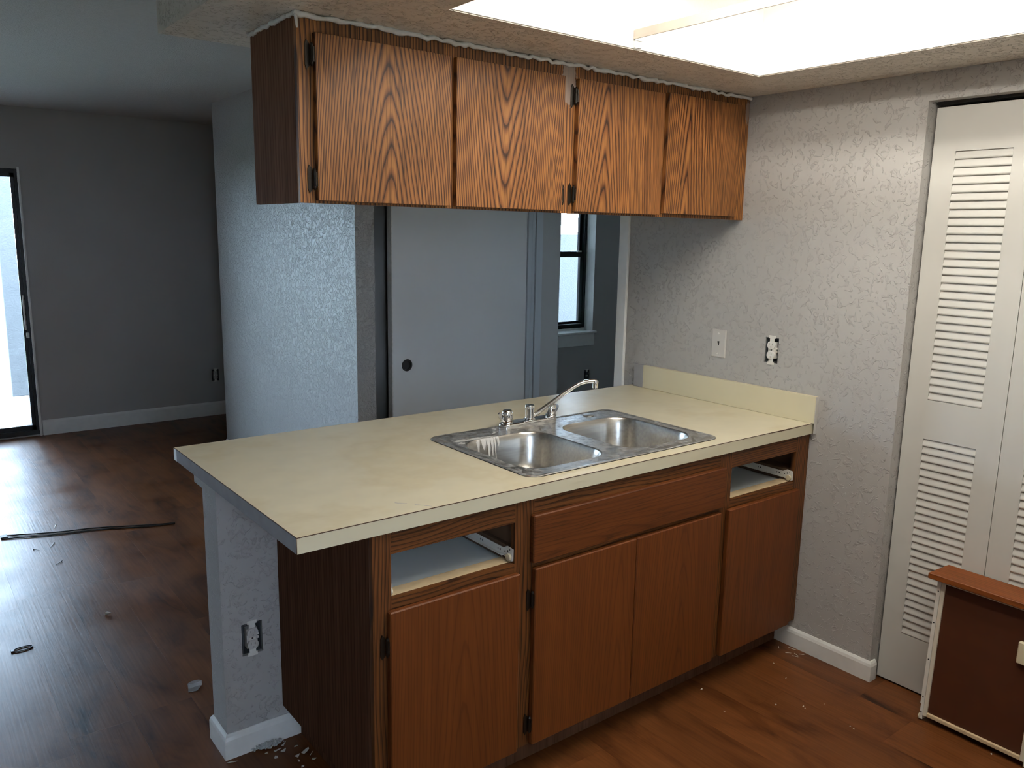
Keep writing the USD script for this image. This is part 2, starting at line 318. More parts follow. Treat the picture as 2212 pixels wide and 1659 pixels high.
def tube(pts, r, n=10):
    p = np.array(pts, float); r = np.broadcast_to(np.asarray(r, float), (len(p),))
    t = np.gradient(p, axis=0); t /= np.linalg.norm(t, axis=1, keepdims=True)
    a = np.cross(t, (0, 0, 1.0)); bad = np.linalg.norm(a, axis=1) < 1e-3; a[bad] = (1, 0, 0); a /= np.linalg.norm(a, axis=1, keepdims=True)
    b = np.cross(t, a); ang = np.arange(n) * 2 * np.pi / n
    v = p[:, None] + r[:, None, None] * (np.cos(ang)[None, :, None] * a[:, None] + np.sin(ang)[None, :, None] * b[:, None])
    f = []
    for i in range(len(p) - 1):
        for j in range(n):
            k = (j + 1) % n; f += [(i * n + j, (i + 1) * n + j, (i + 1) * n + k), (i * n + j, (i + 1) * n + k, i * n + k)]
    v = v.reshape(-1, 3); L = len(v); v = np.vstack([v, p[0], p[-1]])
    for j in range(n):
        k = (j + 1) % n; f += [(L, j, k), (L + 1, (len(p) - 1) * n + k, (len(p) - 1) * n + j)]
    return trimesh.Trimesh(v, np.array(f)[:, ::-1], process=False)

def extr(poly, plane, a, b):
    """Extrudes a shapely polygon. plane 'xz': polygon (x, z) from y=a to b; 'yz': (y, z) from x=a to b; 'xy': (x, y) from z=a to b."""
    m = trimesh.creation.extrude_polygon(poly, b - a, engine='earcut'); v = m.vertices.copy(); w = np.empty_like(v)
    if plane == 'xy': w = v + (0, 0, a); flip = False
    elif plane == 'xz': w[:, 0], w[:, 2], w[:, 1] = v[:, 0], v[:, 1], v[:, 2] + a; flip = True
    else: w[:, 1], w[:, 2], w[:, 0] = v[:, 0], v[:, 1], v[:, 2] + a; flip = False
    return trimesh.Trimesh(w, m.faces[:, ::-1] if flip else m.faces, process=False)

def rrect(cx, cy, hx, hy, r, n=8):
    pts = []
    for k, (sx, sy) in enumerate(((1, 1), (-1, 1), (-1, -1), (1, -1))):
        for i in range(n + 1):
            a = (k + i / n) * math.pi / 2
            pts.append((cx + sx * (hx - r) + r * math.cos(a), cy + sy * (hy - r) + r * math.sin(a)))
    return np.array(pts)

def loft(rings, cap_start=False, cap_end=False):
    n = len(rings[0]); v = np.vstack(rings); f = []
    for i in range(len(rings) - 1):
        for j in range(n):
            k = (j + 1) % n; f += [(i * n + j, i * n + k, (i + 1) * n + k), (i * n + j, (i + 1) * n + k, (i + 1) * n + j)]
    if cap_start:
        c = len(v); v = np.vstack([v, rings[0].mean(0)]); f += [(c, (j + 1) % n, j) for j in range(n)]
    if cap_end:
        c = len(v); v = np.vstack([v, rings[-1].mean(0)]); o = (len(rings) - 1) * n; f += [(c, o + j, o + (j + 1) % n) for j in range(n)]
    return trimesh.Trimesh(v, np.array(f), process=False)

def turned(m, center, axis, deg):
    m = m.copy(); m.apply_transform(trimesh.transformations.rotation_matrix(math.radians(deg), axis, center)); return m

HC, ZK, ZC = 0.914, 2.136, 2.44
# ---------------------------------------------------------------- the setting
fl = thing('floor', (0, 0, 0), kind='structure')
put('slab', bx(-4.5, 3.3, -2.7, 5.45, -0.20, -0.006), 'subfloor', fl)
rng = random.Random(3)
PW, PL = 0.19, 1.22
rest = []
ix = 0
x = -4.5
while x < 3.3:
    y = -2.7 - rng.random() * PL
    while y < 5.45:
        y0, y1, x1 = max(y, -2.7), min(y + PL, 5.45), min(x + PW, 3.3)
        if y1 - y0 > 0.03:
            g = 0.00018
            m = bx(x + g, x1 - g, y0 + g, y1 - g, -0.006, rng.uniform(-0.00008, 0.0))
            if -3.7 < x < 0.2 and y1 > -1.2: put('plank', m, 'plank_wood', fl)
            else: rest.append(m)
        y += PL
    x += PW
put('planking', rest, 'plank_wood', fl, kind='stuff')

# right wall of the kitchen, with the pantry opening and the cut-outs of a phone plate and an uncovered outlet
OUT_R = (0.2115, 1.1665)   # y, z of the outlet on the right wall
right = mb(0, 0.12, -1.95, 1.06, 0, ZC) - mb(-1, 1, -0.95, -0.305, -1, 2.045) - mb(-0.01, 0.07, OUT_R[0] - .030, OUT_R[0] + .031, OUT_R[1] - .050, OUT_R[1] + .049)
put('wall_right', as_tri(right), 'paint_kitchen', kind='structure')
put('wall_hall_near', bx(0.12, 3.2, 0.94, 1.06, 0, ZC), 'bounce_white', kind='structure')  # out of view, painted white to brighten the hall
put('wall_pantry', [bx(0.12, 0.75, -1.07, -0.95, 0, ZC), bx(0.12, 0.75, -0.305, -0.185, 0, ZC), bx(0.75, 0.80, -1.07, -0.185, 0, ZC)], 'paint_smooth', kind='structure')
put('wall_near', as_tri((mb(-4.5, -2.05, -2.70, -2.60, 0, ZC) - mb(-3.0, -2.5, -3, -2, 1.1, 2.0)) + mb(-2.05, 0.12, -2.05, -1.95, 0, ZC) + mb(-2.15, -2.05, -2.60, -1.95, 0, ZC)), 'bounce_white', kind='structure')   # out of view, white with an opening behind the camera to light facing surfaces
wl = mb(-4.5, -4.4, -2.6, 5.39, 0, ZC)
put('wall_left', as_tri(wl), 'paint_smooth', kind='structure')  # unseen wall, set close in to reflect light
OUT_F = (-0.511, 0.350)
far = mb(-4.5, 0.70, 5.39, 5.51, 0, ZC) - mb(-3.70, -1.868, 5, 6, 0.012, 2.0) - mb(OUT_F[0] - .031, OUT_F[0] + .031, 5.38, 5.45, OUT_F[1] - .050, OUT_F[1] + .050)
put('wall_far', as_tri(far), 'paint_smooth', kind='structure')
put('wall_closet_side', bx(-0.827, -0.72, 2.112, 4.2, 0, ZC), 'paint_trowel', kind='structure')
cf = [bx(-0.72, -0.616, 2.112, 2.22, 2.06, ZC), bx(-0.72, -0.52, 2.36, 2.40, 0, ZC), bx(-0.616, 0.40, 2.112, 2.22, 2.06, ZC), bx(0.40, 0.545, 2.112, 2.22, 0, ZC)]
put('wall_closet_front', cf, 'paint_smooth', kind='structure')
put('wall_closet_back', [bx(-0.72, 0.60, 2.85, 2.95, 0, ZC), bx(-0.72, 0.60, 4.10, 4.2, 0, ZC), bx(0.60, 0.70, 4.1, 5.39, 0, ZC)], 'paint_smooth', kind='structure')
put('wall_closet_end', bx(0.445, 0.545, 2.22, 3.4, 0, ZC), 'paint_smooth', kind='structure')
WX0, WX1, WZ0, WZ1 = 1.16, 2.062, 0.795, 2.10
OUT_H = (2.010, 0.408)
hall = mb(0.445, 3.3, 3.4, 3.60, 0, ZC) - mb(WX0, WX1, 3, 4, WZ0, WZ1) - mb(OUT_H[0] - .031, OUT_H[0] + .031, 3.39, 3.45, OUT_H[1] - .050, OUT_H[1] + .050)
put('wall_hall', as_tri(hall), 'paint_smooth', kind='structure')
put('wall_hall_end', bx(3.2, 3.3, 0.94, 3.4, 0, ZC), 'bounce_white', kind='structure')  # unseen end wall, white so the hall gets more bounced light
# half wall behind the base cabinets, with its outlet hole and corbel
OUT_P = (-1.951, 0.3695)
pw_ = (mb(-2.040, 0, 0.63, 0.752, 0, 0.875) + mb(-2.040, -1.95, 0.74, 0.829, 0.830, 0.875)) - mb(OUT_P[0] - .032, OUT_P[0] + .032, 0.62, 0.69, OUT_P[1] - .052, OUT_P[1] + .050)
put('wall_peninsula', as_tri(pw_), 'paint_kitchen', kind='structure')

put('ceiling', bx(-4.5, 3.3, -2.7, 5.51, ZC, ZC + 0.12), 'paint_popcorn', kind='structure')
RX0, RX1, RY0, RY1, RZ = -1.575, -0.314, -1.72, 0.128, 2.42
drop = mb(-2.056, 0, -1.95, 0.885, ZK, ZC) - mb(RX0, RX1, RY0, RY1, ZK - 1, RZ)
put('ceiling', as_tri(drop), 'paint_ceiling', kind='structure')
e = 0.004
rec = (mb(RX0, RX1, RY0, RY1, ZK + .003, RZ) - mb(RX0 + e, RX1 - e, RY0 + e, RY1 - e, ZK - 1, RZ - e))
put('trim_1', as_tri(rec), 'paint_recess', kind='structure')   # white board lining of the light recess

def baseboard(path, h=0.082, t=0.012):
    """A profile swept along a polyline in plan; the board stands to the left of the direction of travel."""
    prof = [(0, 0), (t, 0), (t, h - .018), (t * .75, h - .008), (t * .35, h), (0, h)]
    p = np.array(path, float); d = np.diff(p, axis=0); d /= np.linalg.norm(d, axis=1, keepdims=True); nrm = np.stack([-d[:, 1], d[:, 0]], 1)
    rings = []
    for i in range(len(p)):
        a = nrm[max(i - 1, 0)]; b = nrm[min(i, len(nrm) - 1)]; m = a + b; m = m / (m @ a)
        rings.append(np.array([(p[i, 0] + m[0] * o, p[i, 1] + m[1] * o, z) for o, z in prof]))
    return as_tri(loft([r[::-1] for r in rings], True, True))
put('baseboard_right', baseboard([(0.03, -0.3055), (-0.0005, -0.3055), (-0.0005, 0.10)], 0.076), 'white_trim', kind='structure')
put('baseboard_peninsula', baseboard([(-1.80, 0.6295), (-2.0405, 0.6295), (-2.0405, 0.7525), (-0.02, 0.7525)], 0.080), 'white_trim', kind='structure')
put('baseboard_far', baseboard([(0.60, 5.39), (-1.845, 5.39)][::1], 0.118, 0.013), 'white_trim', kind='structure')
put('baseboard_closet', baseboard([(-0.827, 2.112), (-0.827, 4.2)], 0.08), 'white_trim', kind='structure')
put('baseboard_near', [bx(-4.4, -2.15, -2.60, -2.588, 0, 0.08), bx(-2.05, 0, -1.95, -1.938, 0, 0.08)], 'white_trim', kind='structure')
put('baseboard_left', bx(-4.4, -4.388, -2.6, 5.39, 0, 0.08), 'white_trim', kind='structure')
put('baseboard_hall', bx(0.545, 3.2, 3.388, 3.4, 0, 0.08), 'white_trim', kind='structure')
put('trim_2', [rbx(-0.016, 0.0, 1.0, 1.060, 0, 2.12, .004), rbx(0, 0.12, 1.060, 1.068, 0, 2.12, .002)], 'white_trim', kind='structure')     # casing on the end of the right wall
put('strike_plate', rbx(0.004, 0.014, 1.068, 1.0695, 0.885, 0.955, .0005), 'white_metal', label='small pale strike plate on the door casing beyond the counter corner', cat='strike plate')
# caulk beads along the soffit
rng = np.random.default_rng(5)
xs = np.linspace(-1.866, -0.002, 120)
bead = tube(np.stack([xs, 0.386 + 0 * xs + 0.002 * rng.standard_normal(120), 2.1295 + 0.0022 * rng.standard_normal(120)], 1), 0.0070 + 0.0014 * rng.standard_normal(120), 6)
ys = np.linspace(0.386, 0.703, 34)
bead2 = tube(np.stack([-1.8625 + 0.0015 * rng.standard_normal(34), ys, 2.131 + 0.0018 * rng.standard_normal(34)], 1), 0.0062 + 0.0016 * rng.standard_normal(34), 6)
drip = tube([(-1.861, 0.386, 2.13), (-1.860, 0.384, 2.110), (-1.8585, 0.384, 2.095)], [.005, .004, .0025], 6)
put('trim_3', [bead, bead2, drip], 'caulk', kind='structure', smooth=True)

# ---- door_1: two-leaf louvred pantry door
d1 = thing('door_1', (0.05, -0.63, 0.006), kind='structure')
def leaf(y1, y0):
    """y1 > y0; the left edge in the picture is y1."""
    X0, X1 = 0.050, 0.080
    s = 0.0725
    lf = mb(X0, X1, y0, y1, 0.008, 2.027) - mb(X0 - .01, X0 + .0072, y0 + s, y1 - s, 1.064, 1.886) - mb(X0 - .01, X0 + .0072, y0 + s, y1 - s, 0.205, 0.928)
    L = put('leaf', as_tri(lf), 'white_door', d1)
    p = 0.0265
    for lo, hi in ((1.064, 1.886), (0.205, 0.928)):
        k = int(round((hi - lo) / p)); q = (hi - lo) / k
        for i in range(k):
            z = lo + i * q
            prof = Polygon([(X0 + .0070, z + .0007), (X0 + .0015, z + .0007), (X0 - .0006, z + .0028), (X0 - .0010, z + .0055), (X0 - .0002, z + .0085), (X0 + .0058, z + q - .0007), (X0 + .0070, z + q - .0007)])
            v = extr(affinity.translate(prof, 0, 0), 'xz', y0 + s, y1 - s)
            put('slat', v, 'white_door', L)
leaf(-0.311, -0.6285)
leaf(-0.6305, -0.948)
put('head_track', bx(0.045, 0.085, -0.948, -0.311, 2.036, 2.045), 'dark_void', d1)  # dark strip drawn as the black gap above the leaves

# ---- door_2: sliding glass door to the patio
d2 = thing('door_2', (-2.8, 5.45, 0), kind='structure')
X0, X1, Z0, Z1 = -3.70, -1.868, 0.012, 2.0
put('frame', [bx(X0, X1, 5.40, 5.50, Z1 - .030, Z1), bx(X0, X1, 5.385, 5.50, Z0, Z0 + .035), bx(X1 - .020, X1, 5.395, 5.50, Z0, Z1), bx(X0, X0 + .02, 5.395, 5.50, Z0, Z1)], 'black_aluminium', d2)
for a, b, yy in ((X0 + .02, -2.77, 5.44), (-2.81, X1 - .020, 5.415)):
    put('sash', [bx(a, a + .035, yy, yy + .025, .047, 1.97), bx(b - .024, b, yy, yy + .025, .047, 1.97), bx(a, b, yy, yy + .025, .047, .082), bx(a, b, yy, yy + .025, 1.942, 1.97)], 'black_aluminium', d2)
    put('pane', bx(a + .034, b - .023, yy + .010, yy + .015, .081, 1.943), 'pane_glass', d2)
put('pull_handle', rbx(-1.905, -1.893, 5.395, 5.415, 0.82, 1.08, .003), 'white_metal', d2)
put('latch', rbx(-1.900, -1.880, 5.388, 5.404, 0.76, 0.80, .003), 'white_metal', d2)
put('jamb_bead', rbx(-1.869, -1.853, 5.372, 5.392, 0, 2.012, .003), 'white_trim', d2)

# ---- door_3: bypass closet door
d3 = thing('door_3', (-0.165, 2.13, 0), kind='structure')
yb = 2.118
panel = mb(-0.613, 0.290, yb, yb + .035, 0.012, 2.05) - m3.Manifold.cylinder(0.022, 0.0305, 0.0305, 32).rotate((90, 0, 0)).translate((-0.527, yb + .012, 0.888))
put('panel', as_tri(panel), 'white_bypass', d3)
put('finger_pull', [lathe([(.026, .0), (.031, .0), (.033, .003), (.031, .004), (.026, .002)], (-0.527, yb + .001, 0.888), (0, -1, 0)), lathe([(0, -.010), (.024, -.010), (.026, .002), (.0265, .002), (.0265, -.011), (0, -.011)], (-0.527, yb + .0005, 0.888), (0, -1, 0))], 'pull_dark', d3, smooth=40, label='dark round recessed finger pull')
put('panel_edge', rbx(-0.619, -0.6125, yb - .004, yb + .036, 0.012, 2.05, .001), 'caulk', d3)
put('panel', bx(-0.60, 0.30, yb + .042, yb + .076, 0.012, 2.05), 'white_bypass', d3)
put('jamb', [rbx(0.293, 0.322, yb - .010, yb + .1, 0, 2.06, .002), rbx(0.325, 0.350, yb - .004, yb + .1, 0, 2.06, .002), rbx(0.353, 0.402, yb - .012, yb + .1, 0, 2.06, .002)], 'white_jamb', d3)

# ---- window_1 in the hall wall
w1 = thing('window_1', (1.6, 3.45, 0.8), kind='structure')
fx0, fx1, fz0, fz1 = WX0 + .002, 2.060, 0.812, WZ1
yF = 3.505
put('frame', [bx(fx0, fx0 + .05, yF, yF + .07, fz0, fz1), bx(fx1 - .030, fx1, yF, yF + .07, fz0, fz1), bx(fx0, fx1, yF, yF + .07, fz0, fz0 + .035), bx(fx0, fx1, yF, yF + .07, fz1 - .04, fz1)], 'black_aluminium', w1)
put('reveal', bx(WX1 - .004, WX1 + .001, 3.401, yF, WZ0, WZ1), 'white_trim', w1)  # white liner added to brighten the side of the window opening
put('return', bx(WX0, WX1, yF - .005, yF + .08, WZ0, fz0), 'white_trim', w1)
put('upper_sash', [bx(fx1 - .056, fx1 - .030, yF + .035, yF + .06, 1.42, fz1 - .04), bx(fx0 + .05, fx0 + .076, yF + .035, yF + .06, 1.42, fz1 - .04), bx(fx0 + .05, fx1 - .03, yF + .035, yF + .06, 1.425, 1.455)], 'black_aluminium', w1)
put('lower_sash', [bx(fx1 - .066, fx1 - .030, yF + .008, yF + .034, .85, 1.46), bx(fx0 + .05, fx0 + .086, yF + .008, yF + .034, .85, 1.46), bx(fx0 + .05, fx1 - .03, yF + .008, yF + .034, 1.415, 1.462), bx(fx0 + .05, fx1 - .03, yF + .008, yF + .034, .85, .872)], 'black_aluminium', w1)
put('sash_lock', rbx(1.95, 2.00, yF - .004, yF + .012, 1.457, 1.470, .002), 'white_metal', w1)
put('pane', bx(fx0 + .05, fx1 - .05, yF + .046, yF + .049, 1.45, fz1 - .04), 'pane_glass', w1)
put('pane', bx(fx0 + .08, fx1 - .06, yF + .019, yF + .022, .87, 1.42), 'pane_glass', w1)
put('sill', rbx(WX0 - .03, 2.085, 3.368, yF, 0.775, 0.7955, .004), 'white_trim', w1)
put('apron', rbx(WX0 - .02, 2.072, 3.386, 3.402, 0.672, 0.776, .003), 'white_trim', w1)

# ---------------------------------------------------------------- light recess
for k, xc in enumerate((-0.630, -1.260)):
    f = thing('fluorescent_fixture', (xc, -0.72, 2.416), 'twin-tube fluorescent fixture in the right half of the ceiling recess' if k == 0 else 'twin-tube fluorescent fixture in the left half of the ceiling recess, left of the crossbar', 'ceiling light')
    put('housing', extr(Polygon([(xc - .065, 2.4155), (xc + .065, 2.4155), (xc + .035, 2.372), (xc - .035, 2.372)]), 'xz', -1.35, -0.10), 'fixture_white', f)
    for s in (-1, 1):
        put('tube', cyl((xc + s * .036, -1.325, 2.352), (xc + s * .036, -0.125, 2.352), 0.0127, 16), 'tube_glow', f, smooth=40, label='glowing fluorescent tube')
    for yy in (-1.34, -0.125):
        put('lampholder', [rbx(xc - .052, xc + .052, yy, yy + .016, 2.334, 2.380, .003)], 'white_plastic', f)
cb = thing('light_crossbar', (-0.968, -0.56, 2.166), 'painted wooden crossbar spanning the bright ceiling light recess', 'crossbar')
put('board', rbx(-0.930, -0.9265, RY0 + e, RY1 - e, 2.164, 2.190, .0006), 'bar_paint', cb)
put('bracket', [bx(-0.928, -0.900, RY1 - .010, RY1 - e, 2.141, 2.163), bx(-0.928, -0.900, RY1 - .012, RY1 - e, 2.160, 2.164)], 'fixture_white', cb)

# ---------------------------------------------------------------- wall cabinet over the peninsula
def hinge(x, z0, z1, y, side, parent):
    """A bronze overlay hinge: a pointed leaf on the frame, a barrel and its finials. side = +1 when the door lies to the right."""
    zc, h = (z0 + z1) / 2, (z1 - z0) / 2
    leafp = Polygon([(x - side * .0085, zc - h * .72), (x - side * .004, zc - h), (x + side * .004, zc - h * .72), (x + side * .004, zc + h * .72), (x - side * .004, zc + h), (x - side * .0085, zc + h * .72)])
    ms = [extr(leafp.buffer(0), 'xz', y - .003, y + .001)]
    bxp = x + side * .0075
    ms += [cyl((bxp, y - .009, zc - h * .62), (bxp, y - .009, zc + h * .62), .0045, 12), cyl((bxp, y - .009, zc - h * .78), (bxp, y - .009, zc - h * .62), .002, 10, .0055), cyl((bxp, y - .009, zc + h * .62), (bxp, y - .009, zc + h * .78), .0055, 10, .002)]
    ms.append(extr(Polygon([(bxp, zc - h * .5), (bxp + side * .006, zc - h * .5), (bxp + side * .006, zc + h * .5), (bxp, zc + h * .5)]).buffer(0), 'xz', y - .016, y - .004))
    return put('hinge', ms, 'bronze', parent, smooth=30)

wc = thing('wall_cabinet', (-0.93, 0.55, 1.667), 'long oak-grain wall cabinet with four flat doors hung under the dropped ceiling', 'cabinet')
YF, YB, ZB = 0.3914, 0.7012, 1.667
put('carcass', [bx(-1.8575, -0.002, YF + .018, YB, ZB + .012, ZB + .024), bx(-1.8575, -0.002, YF + .018, YB, ZK - .015, ZK - .001), bx(-1.8575, -0.002, YB - .006, YB, ZB + .024, ZK - .015), bx(-0.016, -0.002, YF + .018, YB - .006, ZB + .024, ZK - .015)], 'oak_side', wc)
put('side_panel', bx(-1.8595, -1.8475, YF + .0185, YB, ZB, ZK - .002), 'oak_side', wc, label='dark end panel facing the living room')
for a, b in ((-1.8585, -1.800), (-1.412, -1.378), (-0.985, -0.895), (-0.512, -0.474), (-0.080, -0.002)):
    put('stile', bx(a, b, YF, YF + .019, ZB, ZK - .002), 'oak_stile_up', wc)
for a, b in ((ZB, 1.705), (2.060, ZK - .002)):
    put('rail', bx(-1.80, -0.08, YF + .0004, YF + .0185, a, b), 'oak_frame_up', wc)
for (a, b, m, hs) in ((-1.8165, -1.4015, 'oak_door_a', 'l'), (-1.3840, -0.9705, 'oak_door_b', 'r'), (-0.9110, -0.5040, 'oak_door_c', 'l'), (-0.4825, -0.0700, 'oak_door_d', 'r')):
    dz = 0.006 if m == 'oak_door_d' else 0.0
    d = put('door', rbx(a, b, YF - .0185, YF - .0006, 1.6735 + dz, 2.090 + dz, .0012), m, wc)
    if hs == 'l':
        for z0, z1 in ((2.000, 2.073), (1.692, 1.764)): hinge(a - .0125, z0, z1, YF, 1, d)
    else:
        hinge(b + .0115, 1.692, 1.758, YF, -1, d)

# ---------------------------------------------------------------- base cabinet run
bc = thing('base_cabinet', (-0.93, 0.32, 0), 'brown wood-grain base cabinet run with two empty drawer openings under the counter', 'cabinet')
yf, yk = 0.0148, 0.625
XL, XR, ZT = -1.8644, -0.002, HC - 0.0402
put('side_panel', bx(XL, XL + .016, yf + .019, yk, 0.115, ZT), 'base_side', bc, label='dark end panel beside the half wall')
put('plinth', [bx(XL + .055, XR, 0.09, 0.106, 0, 0.115), bx(XL + .055, XL + .071, 0.106, yk, 0, 0.115)], 'base_side', bc)
put('carcass', [bx(XL + .016, XR - .016, yf + .019, yk - .006, 0.115, 0.131), bx(XL + .016, XR, yk - .006, yk, 0.115, ZT), bx(XR - .016, XR, yf + .019, yk - .006, 0.115, ZT),
                bx(-1.4070, -1.391, yf + .019, yk - .006, .131, ZT), bx(-0.5050, -0.489, yf + .019, yk - .006, .131, ZT)], 'cabinet_inside', bc)
STILES = ((XL, -1.812), (-1.4225, -1.355), (-0.532, -0.4685), (-0.0835, XR))
for a, b in STILES: put('stile', bx(a, b, yf, yf + .019, 0.1115, ZT), 'frame_v', bc)
for a, b in ((-1.812, -1.4225), (-0.4685, -0.0835)):
    put('rail', bx(a, b, yf + .0003, yf + .019, 0.812, ZT), 'frame_h', bc)
    put('rail', bx(a, b, yf + .0003, yf + .019, 0.645, 0.692), 'frame_h', bc)
put('rail', bx(-1.355, -0.532, yf + .0003, yf + .019, 0.640, ZT), 'frame_h', bc)
for a, b in ((XL, -1.4225), (-1.355, -0.532), (-0.4685, -0.0835)):
    put('bottom_rail', bx(max(a, -1.812), b, yf + .0003, yf + .019, 0.1115, 0.150), 'frame_h', bc)
for a, b in ((-1.848, -1.407), (-0.489, -0.018)):
    put('drawer_ledge', bx(a, b, yf + .019, 0.075, 0.674, 0.6935), 'plywood', bc, label='bare plywood ledge inside the drawer opening')
    put('dust_panel', bx(a, b, 0.079, yk - .006, 0.676, 0.689), 'blue_panel', bc, label='blue-grey dust panel inside the drawer opening')
fd = mb(-1.3690, -0.519, yf - .0195, yf - .0005, 0.684, 0.826)
put('false_drawer_front', rbx(-1.3690, -0.519, yf - .0195, yf - .0005, 0.684, 0.826, .003), 'teak_h', bc)
for (a, b, m, hs) in ((-1.8270, -1.4150, 'teak_a', 'l'), (-1.3600, -0.9505, 'teak_b', 'l'), (-0.9475, -0.5340, 'teak_c', 'r'), (-0.4900, -0.0680, 'teak_d', 'r')):
    d = put('door', rbx(a, b, yf - .0200, yf - .0008, 0.1165, 0.667, .003), m, bc)
    if hs == 'l':
        for z0, z1 in ((0.538, 0.605), (0.146, 0.214)): hinge(a - .0095, z0, z1, yf, 1, d)
    else:
        for z0, z1 in ((0.538, 0.600), (0.150, 0.212)): hinge(b + .0105, z0, z1, yf, -1, d)
def slide(x, s):
    """A drawer slide on a cabinet side; s = direction into the opening."""
    prof = Polygon([(yf + .004, .699), (yf + .004, .733), (yf + .030, .736), (yf + .048, .726), (0.52, .726), (0.52, .706), (yf + .05, .703), (yf + .012, .695)])
    a, b = sorted((x, x + s * .0022)); ms = [extr(prof, 'yz', a, b)]
    a, b = sorted((x, x + s * .011)); ms.append(bx(a, b, yf + .045, .52, .7045, .7062))
    o = put('drawer_slide', ms, 'white_metal', bc, label='white painted drawer slide')
    put('roller', lathe([(0, 0), (.0105, 0), (.0105, .007), (.008, .008), (0, .008)], (x + s * .002, yf + .020, .7065), (s, 0, 0)), 'cream_plastic', o, smooth=40)
    for yy, zz, w, h in ((.030, .728, .003, .004), (.040, .7215, .004, .005), (.052, .717, .004, .004), (.075, .716, .0035, .006), (.085, .716, .003, .005), (.16, .716, .003, .005), (.17, .716, .003, .005)):
        a, b = sorted((x + s * .0021, x + s * .0026)); put('slot', bx(a, b, yf + yy - w / 2 - .012, yf + yy + w / 2 - .012, zz - h / 2, zz + h / 2), 'dark_void', o)
    return o
for a, b in ((-1.812, -1.4225), (-0.4685, -0.0835)):
    slide(a + .001, 1); slide(b - .001, -1)
for a, b in ((-1.4225 + .001, -1.407), (-0.0835 + .001, -0.018)):
    put('slide_cleat', bx(a + .0002, b, yf + .019, .55, .69, .735), 'cabinet_inside', bc)

# ---------------------------------------------------------------- countertop, backsplash
ct = thing('countertop', (-1.03, 0.48, HC - .04), 'cream laminate peninsula countertop with brown seams and yellowed stains', 'countertop')
CX0, CX1, CY0, CY1 = -2.0616, -0.0005, 0.0, 0.9534
SB = (-1.342, -0.492, 0.050, 0.612)
hole = rrect((SB[0] + SB[1]) / 2, (SB[2] + SB[3]) / 2, (SB[1] - SB[0]) / 2 - .02, (SB[3] - SB[2]) / 2 - .02, .05)
slab = Polygon([(CX0 + .0013, CY0 + .0013), (CX1, CY0 + .0013), (CX1, CY1), (CX0 + .0013, CY1)], [hole[::-1]])
put('slab', extr(slab, 'xy', HC - .0395, HC), 'laminate_top', ct)
put('front_edge', bx(CX0, CX1, CY0, CY0 + .0013, HC - .0395, HC - .0016), 'laminate_edge', ct)
put('side_edge', bx(CX0, CX0 + .0013, CY0, CY1 - .028, HC - .0395, HC - .0016), 'side_paint', ct, label='counter side edge brushed with grey wall paint')
put('end_cap', bx(CX0 - .0003, CX0 + .0013, CY1 - .027, CY1, HC - .0395, HC - .0016), 'white_trim', ct)
sx = np.linspace(CX0, CX1, 260); lift = np.where((sx > -.34) & (sx < -.045), np.sin((sx + .34) / .295 * math.pi) ** 2, 0)
seam = []
for i in range(len(sx) - 1):
    z1 = HC + .0002; z0 = HC - .0017 - .0022 * lift[i]
    seam.append(bx(sx[i], sx[i + 1], CY0 - .0003, CY0 + .0014, z0, z1))
put('seam', [*seam, bx(CX0 - .0003, CX0 + .0014, CY0, CY1, HC - .0017, HC + .0002), bx(CX0 - .0004, CX0 + .0006, CY0 - .0004, CY0 + .0006, HC - .0395, HC)], 'laminate_seam', ct, label='thin brown seam between the top and its edge band')
def stroke(p, q, w):
    p, q = np.array(p), np.array(q); d = (q - p) / np.linalg.norm(q - p); n = np.array([-d[1], d[0]]) * w
    return extr(Polygon([p - n, q - n * .4, q + n * .4, p + n]), 'xy', HC, HC + .0002)
put('pen_mark', stroke((-1.758, .090), (-1.736, .066), .0011), 'pen_ink', ct)
put('pen_mark', stroke((-1.724, .048), (-1.694, .012), .0011), 'pen_ink', ct)
bs = thing('backsplash', (-0.01, 0.47, HC), 'low cream laminate backsplash board standing on the counter against the wall', 'backsplash')
put('board', rbx(-0.0195, -0.0003, -0.008, 0.868, HC + .0003, HC + .1035, .0012), 'laminate_cream', bs)
put('painted_end', rbx(-0.0200, -0.0003, 0.8685, 0.924, HC + .0003, HC + .1035, .0012), 'side_paint', bs, label='far end covered in grey wall paint')
put('end_cap', rbx(-0.0195, -0.0003, -0.0105, -0.0082, HC - .039, HC + .1035, .0008), 'plate_paint', bs)

# ---------------------------------------------------------------- sink and faucet
sk = thing('kitchen_sink', (-0.917, 0.331, HC), 'double-bowl stainless steel drop-in sink spattered with grey paint', 'sink')
scx, scy, shx, shy = (SB[0] + SB[1]) / 2, (SB[2] + SB[3]) / 2, (SB[1] - SB[0]) / 2, (SB[3] - SB[2]) / 2
BOWLS = ((-1.127, 0.303, 0.172, 0.193), (-0.707, 0.303, 0.172, 0.193))
outer = rrect(scx, scy, shx, shy, .045, 10)
holes = [rrect(a, b, c, d, .085, 12) for a, b, c, d in BOWLS]
faucet_holes = [Polygon(rrect(x, .586, .012, .012, .0119, 6)) for x in ()]
rim = extr(Polygon(outer, [h[::-1] for h in holes]), 'xy', HC + .0003, HC + .0022)
ring = np.vstack([outer, outer[:1]])
ol = loft([np.c_[outer, np.full(len(outer), HC + .0003)], np.c_[outer, np.full(len(outer), HC + .0025)], np.c_[rrect(scx, scy, shx - .003, shy - .003, .043, 10), np.full(len(outer), HC + .0042)],
           np.c_[rrect(scx, scy, shx - .009, shy - .009, .038, 10), np.full(len(outer), HC + .0042)], np.c_[rrect(scx, scy, shx - .015, shy - .015, .034, 10), np.full(len(outer), HC + .0022)]])
put('rim', [rim, ol], 'steel_rim', sk, smooth=25, label='flat sink rim dull with scuffs and paint spatter')
